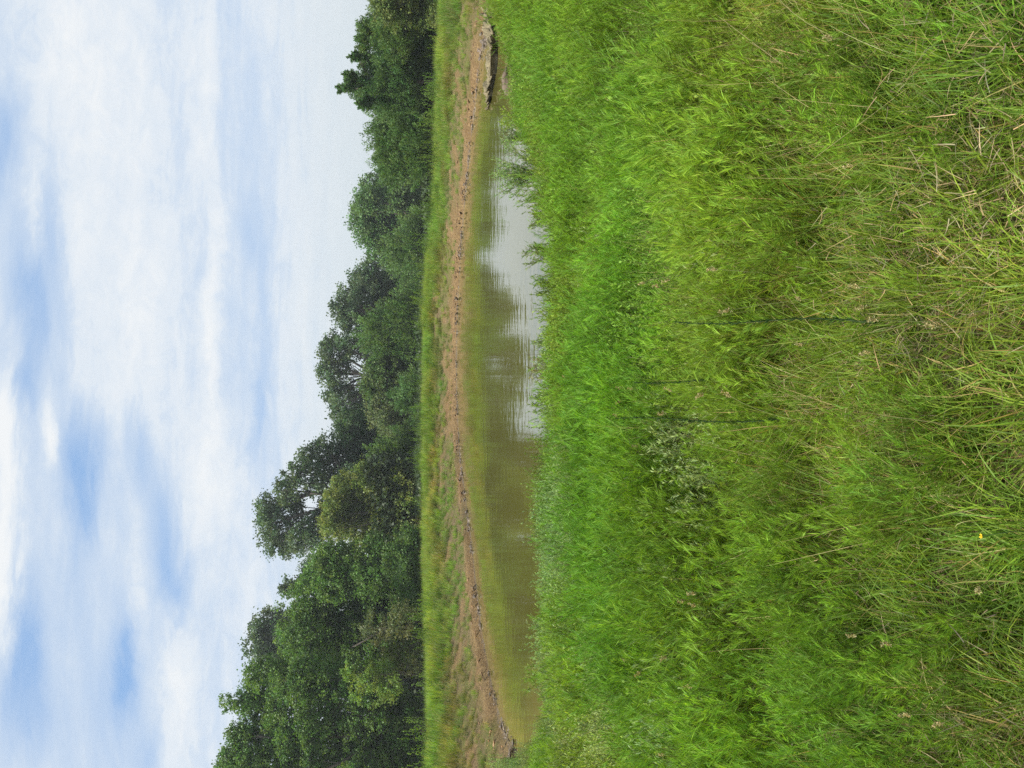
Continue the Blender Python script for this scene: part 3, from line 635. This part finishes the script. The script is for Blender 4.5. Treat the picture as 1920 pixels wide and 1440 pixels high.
# longer grass
x, y = field(1.8, 13.5, 40, -NW - .1, NW + .1)
x, y, sd, w, P = prep(x, y, lambda x, y, sd, w: (sd > 0.15) * (0.25 + 0.75 * vnoise(x + 13, y, 0.9, 3)) * (1 - sstep(7, 10, y) * .55) * sstep(1.6, 3.2, y))
scatter('tall_grass', 'longer arching grass across the foreground slope', 'grass', K_LONG, P, sc3(len(x), 0.6, 1.15) * (0.55 + 0.45 * sstep(0.3, 3.5, sd))[:, None], tints(x, y, len(x)), 0.18)
x, y = field(2.0, 10, 75, -NW, NW)
x, y, sd, w, P = prep(x, y, lambda x, y, sd, w: (sd > 0.8) * sstep(0.42, 0.6, vnoise(x + 80, y + 4, 0.8, 3)) * (1 - sstep(6, 9, y) * .7))
scatter('dry_stems', 'thin tan dead stems standing among the green weeds', 'dry stems', K_DEAD, P, sc3(len(x), 0.7, 1.2), tints(x, y, len(x), (1, 1, 1), 0.25, 0.1), 0.25)
# feathery weeds
def m_fea(x, y, sd, w):
    r = x / y
    d = sstep(0.40, 0.56, vnoise(x + 23, y, 0.75, 3) + 0.10 * sstep(3, 6, y)) * sstep(1.6, 3.0, y)
    return (sd > 0.1) * np.clip(d + 0.32 * sstep(1.6, 3.2, y) + 0.10, 0, 1)
x, y = field(1.8, 13.8, 140, -NW - .1, NW + .1)
x, y, sd, w, P = prep(x, y, m_fea)
mul = 0.65 + 0.40 * sstep(2.2, 4.5, y)
scatter('feathery_weeds', 'feathery yellow green weeds over the slope', 'weeds', K_FEA, P, sc3(len(x), 0.75, 1.15) * mul[:, None] * mound(x, y), tints(x, y, len(x), (1.04, 1.14, 0.80)), 0.22)
# leafy weeds, mostly centre and right of the slope
def m_leaf(x, y, sd, w):
    r = x / y
    d = sstep(0.45, 0.6, vnoise(x + 43, y + 11, 0.7, 3) + 0.22 * sstep(-0.15, 0.2, r) * sstep(3, 6, y)) * sstep(2.2, 4.0, y)
    return (sd > 0.15) * d * (1 - 0.8 * sstep(0.15, 0.5, -r) * sstep(4, 7, y)) * (1 - 0.9 * sstep(0.20, 0.30, r) * sstep(8.5, 11, y))
x, y = field(2.4, 13.6, 75, -NW - .1, NW + .1)
x, y, sd, w, P = prep(x, y, m_leaf)
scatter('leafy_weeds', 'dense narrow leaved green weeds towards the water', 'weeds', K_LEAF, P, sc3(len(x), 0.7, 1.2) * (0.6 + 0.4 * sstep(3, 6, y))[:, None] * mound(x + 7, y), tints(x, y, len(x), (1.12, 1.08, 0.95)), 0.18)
def m_pale(x, y, sd, w):
    r = x / y
    d = sstep(0.40, 0.55, vnoise(x + 3, y + 71, 0.7, 3) + 0.36 * (sstep(-0.08, 0.25, -r) - 0.5)) * sstep(3.0, 5.5, y)
    return (sd > 0.15) * d
x, y = field(2.8, 15.5, 110, -NW - .15, 0.25)
x, y, sd, w, P = prep(x, y, m_pale)
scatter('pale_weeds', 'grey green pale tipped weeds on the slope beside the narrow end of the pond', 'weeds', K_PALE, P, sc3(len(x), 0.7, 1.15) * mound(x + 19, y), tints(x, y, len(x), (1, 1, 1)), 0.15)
# yellow green growth on the bank round the right end
def m_yg(x, y, sd, w): return (sd > 0.5) * (1 - sstep(0.2, 0.8, w)) * sstep(0.0, 0.12, x / y - 0.17 + 0.05 * (vnoise(x, y, .8, 2) - .5)) * (0.35 + 0.65 * sstep(0.35, 0.55, vnoise(x, y, 0.45, 3)))
x, y = field(9.5, 32, 42, 0.15, NW + .1)
x, y, sd, w, P = prep(x, y, m_yg)
scatter('yellow_green_weeds', 'yellow green feathery growth mounded round the far end of the pond', 'weeds', K_FEA, P, sc3(len(x), 0.9, 1.4) * mound(x + 29, y) * (0.35 + 0.65 * sstep(0.4, 2.5, sd))[:, None], tints(x, y, len(x), (1.2, 1.08, 0.8), 0.2, 0.3), 0.12)
# far bank
def m_far(x, y, sd, w):
    D = dirt(x, y, sd)
    return w * (sd > 0.25) * (1 - (0.95 - 0.65 * sstep(0.50, 0.62, vnoise(x, y + 33, 1.4, 3))) * D) * (0.55 + 0.45 * sstep(2.2, 4.0, sd)) * (1 - sstep(13, 17, sd))
x, y = field(15, 60, 20, -0.62, 0.62)
x, y, sd, w, P = prep(x, y, m_far)
s = sc3(len(x), 0.55, 1.0) * (0.42 + 0.70 * sstep(1.2, 4.5, sd))[:, None] * (0.65 + 0.75 * vnoise(x, y, 1.3, 3))[:, None]
t = tints(x, y, len(x), (0.95, 1.0, 1.0), 0.28, 0.3); lowm = ((1 - sstep(3.2, 4.6, sd)) * sstep(0.42, 0.60, vnoise(x + 5, y * 1.5, 0.8, 3)))[:, None]; t = t * (1 - lowm) + t * np.array([1.12, 0.76, 1.3]) * lowm
scatter('bank_grass', 'bright green grass along the far bank of the pond', 'grass', K_FAR, P, s, t, 0.10)
x, y = field(15, 46, 26, -0.62, 0.62)
x, y, sd, w, P = prep(x, y, lambda x, y, sd, w: (sd > 0.02) * (sd < 6) * w * (0.35 + 0.6 * dirt(x, y, sd)))
scatter('bank_litter', 'tan straw litter on the bare earth of the far bank', 'dry grass', K_FARD, P, sc3(len(x), 0.8, 1.5), tints(x, y, len(x), (1, 1, 1), 0.3, 0.1), 0.1)
x, y = field(22, 62, 2.2, -0.62, 0.62)
x, y, sd, w, P = prep(x, y, lambda x, y, sd, w: (sd > 4.2) * (sd < 9) * w * sstep(0.45, 0.65, vnoise(x + 60, y, 0.35, 3)))
scatter('crest_weeds', 'taller darker weeds breaking the top edge of the far bank', 'weeds', K_LEAF, P, sc3(len(x), 1.6, 3.2) , tints(x, y, len(x), (0.8, 0.85, 0.8), 0.2, 0.2), 0.1)
# clods along the waterline
x, y = field(15, 44, 70, -0.60, 0.60)
x, y, sd, w, P = prep(x, y, lambda x, y, sd, w: (sd > -0.12) * (1 - sstep(0.1, 1.2, sd)) * (w > 0.3) * (0.06 + 0.7 * (sd < 0.12) * sstep(0.3, 0.6, vnoise(x, y, 1.1, 2))))
P[:, 2] = np.maximum(P[:, 2], 0.0)
tn = tints(x, y, len(x), (1, 1, 1), 0.3, 0.05); g = (P[:, 2] < 0.12)[:, None]; tn = np.where(g, tn * np.array([0.75, 0.95, 1.4]), tn)
SCK = 1
scatter('mud_clods', 'grey brown clods and roots along the far waterline', 'clods', K_CLOD, P, sc3(len(x), 0.45, 1.1), tn, 0.2)

# ------------------------------------------------------------------ single things
def ground_at(x, y): return float(height(np.array([x]), np.array([y]))[0])
def from_tip(y, V, hh):
    """world place of a point hh above the ground seen at that height"""
    z = 0.55
    for _ in range(6):
        p = on_z(y, V, z + hh); z = ground_at(p[0], p[1])
    return p, z
def willow(y, Vb, h, spread, ns, label, col=(0.12, 0.21, 0.06), name='young_willow', cat='willow shrub', group='young willows along the near shore', zb=0.02, lw=0.012, ll=0.07, nl=46):
    p = on_z(y, Vb, zb); z = max(ground_at(p[0], p[1]), -0.25); root = np.array([p[0], p[1], z])
    e = thing(name, label, cat, root, group); tb = Buf(); lb = Buf()
    if h < 0.6 and name == 'young_willow': h *= 1.3; col = tuple(np.array(col) * 1.35)
    for k in range(ns):
        a = rng.uniform(0, 6.28); r = rng.uniform(0.1, 1.0) * spread; hh = h * rng.uniform(0.55, 1.05)
        top = np.array([math.cos(a) * r, math.sin(a) * r * 0.7, hh]); q = np.linspace(0, 1, 7)[:, None]
        pts = top * q * np.array([1, 1, 1]) + np.sin(q * math.pi) * np.array([0, 0, 0.10 * h]) + rng.normal(size=3) * 0.02 * np.sin(q * 3.1)
        tube(tb, pts, np.linspace(0.005, 0.0015, 7), (0.16, 0.12, 0.06), 4)
        for j in range(6):
            t = rng.uniform(0.25, 0.9); i = int(t * 6); st = pts[i]; dv = unit(np.array([rng.normal(), rng.normal(), 1.5])) * h * 0.22
            b2 = np.stack([st, st + dv * .5, st + dv]); tube(tb, b2, np.array([.002, .0015, .0008]), (0.16, 0.13, 0.06), 3)
            n = nl // 6; tt = rng.random(n)[:, None]; leaves(lb, st + dv * tt, unit(dv) * 1.0 + rndunit(n) * 0.6, rng.uniform(.6, 1.2, n) * ll, lw, jit(col, n, 0.25, 0.15), 0.1)
        n = nl; t = rng.uniform(0.3, 1.0, n); P = np.stack([np.interp(t, q[:, 0], pts[:, c]) for c in range(3)], 1)
        leaves(lb, P, np.array([0, 0, .8]) + rndunit(n) * 0.9 + top * 0.5, rng.uniform(.6, 1.2, n) * ll, lw, jit(col, n, 0.25, 0.15), 0.1)
    link('stem', tb.mesh('stem', M_BARK, True), e); link('foliage', lb.mesh('foliage', M_WEED), e)
willow(322, 1026, 0.86, 0.62, 32, 'largest feathery willow shrub overhanging the water near the far end of the pond', (0.20, 0.32, 0.11))
willow(255, 985, 0.50, 0.40, 12, 'greyish thin willow shrub at the water edge beyond the largest one', (0.14, 0.20, 0.09))
willow(225, 960, 0.42, 0.42, 14, 'bright yellow green shrub standing in the narrow water by the mud ledge', (0.17, 0.25, 0.03))
willow(410, 1050, 0.36, 0.22, 8, 'thin pale willow sprout next to the largest feathery shrub', (0.15, 0.21, 0.08))
willow(470, 1062, 0.46, 0.26, 10, 'brown stemmed willow sprout before the brightest sky reflection', (0.15, 0.20, 0.08))
willow(530, 1064, 0.36, 0.20, 7, 'short willow sprout between two taller ones at mid shore', (0.13, 0.20, 0.07))
willow(640, 1064, 0.38, 0.34, 10, 'low willow sprouts beside two bare sticks at the shore', (0.15, 0.21, 0.08))
willow(700, 1060, 0.42, 0.30, 11, 'reddish tipped willow sprout just past the bare sticks', (0.18, 0.19, 0.08))
willow(748, 1056, 0.46, 0.18, 7, 'leaning willow sprout where the tree reflection begins', (0.14, 0.21, 0.07))
willow(1265, 1040, 0.42, 0.36, 10, 'thin willow sprouts near the narrow end of the pond', (0.14, 0.22, 0.04))
willow(1170, 1056, 0.38, 0.22, 6, 'few sparse willow sprouts before the brown shaded water', (0.15, 0.21, 0.08))
willow(1335, 990, 0.22, 0.45, 16, 'green water plant patch inside the narrow end of the pond', (0.15, 0.23, 0.03), 'water_plant', 'water plant', 'plants standing in the water', nl=30)
willow(858, 1040, 0.62, 0.06, 2, 'single pale sprig standing tall before the brown water', (0.22, 0.28, 0.04), 'tall_sprig', 'sprig', None, nl=24)

def stick(y, Vb, h, lean, label):
    p = on_z(y, Vb, 0.0); root = np.array([p[0], p[1], -0.1]); b = Buf(); q = np.linspace(0, 1, 6)[:, None]
    pts = q * np.array([lean, 0, h + .1]) + np.sin(q * 5) * 0.008; tube(b, pts, np.linspace(0.005, 0.002, 6), (0.10, 0.08, 0.06), 5)
    o = link('bare_stick', b.mesh('bare_stick', M_BARK, True)); o.location = root; tag(o, label, 'stick', 'bare sticks at the shore')
stick(587, 1050, 0.42, 0.03, 'dark bare stick poking from the shore between willow sprouts, by itself')
stick(655, 1050, 0.44, -0.02, 'shorter of the two neighbouring bare sticks at mid shore')
stick(667, 1052, 0.52, 0.02, 'taller of the two neighbouring bare sticks at mid shore')

# mud ledge at the right end
def mud_mat():
    m = bpy.data.materials.new('cracked_mud'); m.use_nodes = True; t = NT(m.node_tree); p = t.n['Principled BSDF']
    g = t.new('ShaderNodeNewGeometry'); n = t.noise(g.outputs['Position'], 5, 6, 0.7, .5); n2 = t.noise(g.outputs['Position'], 22, 5, 0.7)
    c = t.mix(t.mapr(n, .35, .65), (0.09, 0.08, 0.045, 1), (0.26, 0.22, 0.125, 1)); c = t.mix(t.mapr(n2, .3, .7, 0, .6), c, (0.14, 0.115, 0.06, 1))
    t.l.new(c, p.inputs['Base Color']); p.inputs['Roughness'].default_value = 0.85
    bp = t.new('ShaderNodeBump'); bp.inputs['Strength'].default_value = 1; bp.inputs['Distance'].default_value = 0.05
    t.l.new(n2, bp.inputs['Height']); t.l.new(bp.outputs[0], p.inputs['Normal']); return m
M_MUD = mud_mat()
LP = np.array([on_z(205, 916), on_z(160, 923), on_z(120, 931), on_z(85, 931), on_z(45, 926), on_z(25, 918)])
org = LP[2] * np.array([1, 1, 0])
b = Buf(); nu, nv = 150, 40
u = np.linspace(0, 1, nu); C = np.stack([np.interp(u, np.linspace(0, 1, len(LP)), LP[:, c]) for c in range(3)], 1)
T = unit(np.gradient(C, axis=0)); Nn = np.stack([T[:, 1], -T[:, 0], 0 * T[:, 0]], 1); Nn *= np.sign(-Nn[:, 1:2])
Hh = 0.21 * np.clip(np.minimum(u * 6, 1), 0.25, 1) * (0.55 + 0.9 * vnoise(u * 9, 0 * u, 1, 3))
Wd = 0.30 * (0.5 + vnoise(u * 7, 3 + 0 * u, 1, 3)) * np.clip(np.minimum(u * 8, (1 - u) * 8), .25, 1)
ph = np.linspace(-0.35, math.pi, nv)
px = np.cos(ph); pz = np.sin(ph)
prof_w = np.where(pz < 0.55, np.where(px > 0, px * 0.62, px * 1.0), px * 1.25)   # undercut on the water side
VV = C[:, None] + Nn[:, None] * (prof_w[None, :, None] * Wd[:, None, None]) + np.array([0, 0, 1.0]) * (np.sign(pz) * np.abs(pz) ** 0.5)[None, :, None] * Hh[:, None, None]
uu, pp = np.meshgrid(u * 5.2, ph, indexing='ij')
blk = np.floor(vnoise(uu * 2.2, pp, 1.6, 2) * 7) / 7
dsp = (blk - 0.5) * 0.30 + (vnoise(uu * 3, pp * 2, 3, 3) - .5) * 0.20
VV = VV + (Nn[:, None] * px[None, :, None] + np.array([0, 0, 1.0]) * pz[None, :, None]) * dsp[..., None]
i = np.arange(nu - 1)[:, None] * nv; j = np.arange(nv - 1)[None]
f = np.stack([i + j, i + j + 1, i + nv + j + 1, i + nv + j], -1).reshape(-1, 4)
b.add((VV - org).reshape(-1, 3), f, (0.3, 0.25, 0.15))
o = link('mud_ledge', b.mesh('mud_ledge', M_MUD)); o.location = org; tag(o, 'undercut ledge of cracked tan mud in the water near the dirt trail', 'mud ledge')
def lump(name, y, V, s, label, cat, group=None, mat=None):
    p = on_z(y, V, 0.02); b = Buf(); u = np.linspace(0, math.pi, 14); v = np.arange(20) * 2 * math.pi / 20; U, Q = np.meshgrid(u, v, indexing='ij')
    q = np.stack([np.sin(U) * np.cos(Q) * s[0], np.sin(U) * np.sin(Q) * s[1], np.cos(U) * s[2]], -1)
    q *= (0.75 + 0.6 * vnoise(U * 2 + y, Q * 1.0 + np.sin(Q), 1.3, 3))[..., None]
    i = np.arange(13)[:, None] * 20; j = np.arange(20)[None]; f = np.stack([i + j, i + 20 + j, i + 20 + (j + 1) % 20, i + (j + 1) % 20], -1).reshape(-1, 4)
    b.add(q.reshape(-1, 3), f, (0.12, 0.09, 0.06)); o = link(name, b.mesh(name, mat or M_BARK, True)); o.location = p; tag(o, label, cat, group)
lump('log', 155, 950, (0.30, 0.13, 0.10), 'short brown weathered log lying at the water edge below the mud ledge', 'log')
lump('rock', 425, 850, (0.13, 0.11, 0.10), 'pale rock on the bare far bank near the round tree', 'rock', 'rocks on the far bank', M_MUD)
lump('rock', 570, 832, (0.16, 0.12, 0.12), 'pale rock half way up the far bank below the oaks', 'rock', 'rocks on the far bank', M_MUD)

# tall dark stalks
def stalk(y, Vt, Vb, label, r=0.035):
    p = on_z(y, Vb, 0.58); z = ground_at(p[0], p[1]); p[2] = z; tp = at(y, Vt, p[1] - 0.05); h = tp[2] - z
    e = thing('horseweed_stalk', label, 'weed stalk', p, 'tall dark weed stalks'); tb = Buf(); lb = Buf(); q = np.linspace(0, 1, 12)[:, None]
    pts = q * np.array([tp[0] - p[0], -0.05, h]) + np.sin(q * 7 + y) * np.array([0.012, 0.004, 0]) * (1 - q * 0.3); tube(tb, pts, np.linspace(0.0026, 0.0011, 12), (0.05, 0.09, 0.025), 6)
    n = 300; t = rng.uniform(0.05, 1.0, n); P = np.stack([np.interp(t, q[:, 0], pts[:, c]) for c in range(3)], 1)
    d = rndunit(n); d[:, 2] = np.abs(d[:, 2]) + 1.6
    leaves(lb, P, d, (0.045 - 0.030 * t) * rng.uniform(.6, 1.2, n), 0.003, jit((0.035, 0.085, 0.022), n, 0.25), 0.0)
    link('stem', tb.mesh('stem', M_BARK, True), e); link('foliage', lb.mesh('foliage', M_WEED), e)
stalk(602, 1268, 1640, 'tall straight dark green stalk standing nearest in mid foreground')
stalk(787, 1156, 1470, 'tall straight dark green stalk lower in the picture and further away than the nearest one')
stalk(715, 1190, 1400, 'thinnest dark stalk standing between the two tall straight ones')

# seed heads
HEADS = [(620, 1142), (657, 1142), (706, 1061), (752, 1165), (727, 1167), (729, 1189), (537, 1237), (525, 1255), (530, 1210), (781, 1160), (835, 1200), (835, 1045), (775, 1247),
 (732, 1260), (739, 1320), (742, 1372), (582, 1370), (505, 1345), (645, 1507), (660, 1632), (560, 1502), (537, 1612), (575, 1622), (612, 1757), (600, 1645), (1177, 1212), (1237, 1075),
 (1260, 1202), (1237, 1177), (1112, 1305), (1126, 1285), (1135, 1305), (1231, 1250), (1287, 1297), (1415, 1245), (1190, 1605), (1207, 1670), (1340, 1707), (1355, 1770), (1105, 1840),
 (157, 1125), (186, 1145), (70, 1560), (310, 1600)]
def seed(proto_i):
    tb = Buf(); hb = Buf(); h = 0.42; lx = rng.uniform(-0.16, 0.16); q = np.linspace(0, 1, 8)[:, None]
    pts = np.concatenate([q * 0 + lx * (q ** 2), q * 0.03 * rng.normal(), h * (q - 0.12 * q ** 3) / 0.88], 1)
    tube(tb, pts, np.linspace(0.0016, 0.0009, 8), (0.17, 0.19, 0.06), 4)
    ax = unit(pts[-1] - pts[-2]); n = 75; t = rng.random(n)[:, None]; L = 0.042
    wob = np.sin(t * 9) * 0.003
    P = pts[-1] - ax * 0.01 + ax * t * L + wob + rng.normal(size=(n, 3)) * 0.0022
    leaves(hb, P, ax * 0.8 + rndunit(n), rng.uniform(.007, .015, n), 0.0042, jit((0.40, 0.35, 0.18), n, 0.3), 0)
    return tb.mesh('stem', M_BARK, True), hb.mesh('seed_head', M_WEED), pts[-1]
HL = {(70, 1560): 'topmost seed head in the picture, alone in the near grass', (1415, 1245): 'bottommost seed head, close to the bottom edge of the picture',
      (1105, 1840): 'rightmost tan seed head, in the nearest grass', (835, 1045): 'seed head closest to the water, leftmost of all in the picture',
      (157, 1125): 'left one of two neighbouring seed heads alone among the leafy weeds', (186, 1145): 'right one of two neighbouring seed heads alone among the leafy weeds',
      (310, 1600): 'lone drooping seed head in the yellow green near grass towards the top', (582, 1370): 'seed head just above the nearest dark stalk',
      (1340, 1707): 'left one of two seed heads low in the near bottom right grass', (1355, 1770): 'right one of two seed heads low in the near bottom right grass',
      (612, 1757): 'yellowish seed head in near grass beyond the foot of the nearest dark stalk'}
SM = [seed(i) for i in range(6)]
for k, (y, V) in enumerate(HEADS):
    sm, hm, tip = SM[k % 6]; d = 0.42 if V < 1400 else 0.30
    p, z = from_tip(y, V, d + 0.02)
    an = rng.uniform(0, 6.28); ox = (tip[0] * math.cos(an) - tip[1] * math.sin(an)) * d / 0.42; oy = (tip[0] * math.sin(an) + tip[1] * math.cos(an)) * d / 0.42
    lab = HL.get((y, V), 'pale tan grass seed head on a thin stem among many scattered over the middle foreground')
    e = thing('seed_stem', lab, 'seed head', (p[0] - ox, p[1] - oy, p[2] - d * 0.98), 'grass seed heads')
    e.scale = (d / 0.42,) * 3; e.rotation_euler = (0, 0, an)
    link('stem', sm, e); link('seed_head', hm, e)
p, z = from_tip(1005, 1840, 0.2)
e = thing('yellow_flower', 'small yellow flower low in the near grass', 'flower', (p[0], p[1], z)); tb = Buf(); hb = Buf()
tube(tb, np.array([[0, 0, 0], [0.01, 0, .1], [0, 0, .2]]), 0.0012, (0.08, 0.14, 0.03), 4); link('stem', tb.mesh('stem', M_BARK, True), e)
a = np.arange(8) * math.pi / 4; leaves(hb, np.tile([0, 0, .2], (8, 1)), np.stack([np.cos(a), np.sin(a), 0.35 + 0 * a], 1), 0.008, 0.005, np.tile([0.72, 0.52, 0.03], (8, 1))); link('petals', hb.mesh('petals', M_WEED), e)

# thin summer haze: a closed box of even, pale air round the camera and the whole scene
hb_ = bpy.data.meshes.new('haze'); X0, Y0, Z0, Z1 = 285, 285, -3.0, 30.0
hv = [(sx * X0, sy * Y0, z) for z in (Z0, Z1) for sx, sy in ((-1, -1), (1, -1), (1, 1), (-1, 1))]
hb_.from_pydata(hv, [], [(0, 3, 2, 1), (4, 5, 6, 7), (0, 1, 5, 4), (1, 2, 6, 5), (2, 3, 7, 6), (3, 0, 4, 7)])
hm_ = bpy.data.materials.new('haze'); hm_.use_nodes = True; T_ = NT(hm_.node_tree); T_.n.clear()
pv_ = T_.new('ShaderNodeVolumePrincipled'); pv_.inputs['Color'].default_value = (0.86, 0.93, 1.0, 1); pv_.inputs['Density'].default_value = 0.0004; pv_.inputs['Anisotropy'].default_value = 0.2
T_.l.new(pv_.outputs[0], T_.new('ShaderNodeOutputMaterial').inputs['Volume']); hb_.materials.append(hm_)
tag(link('haze', hb_), 'thin pale haze over the pond and the trees', 'haze', kind='stuff')
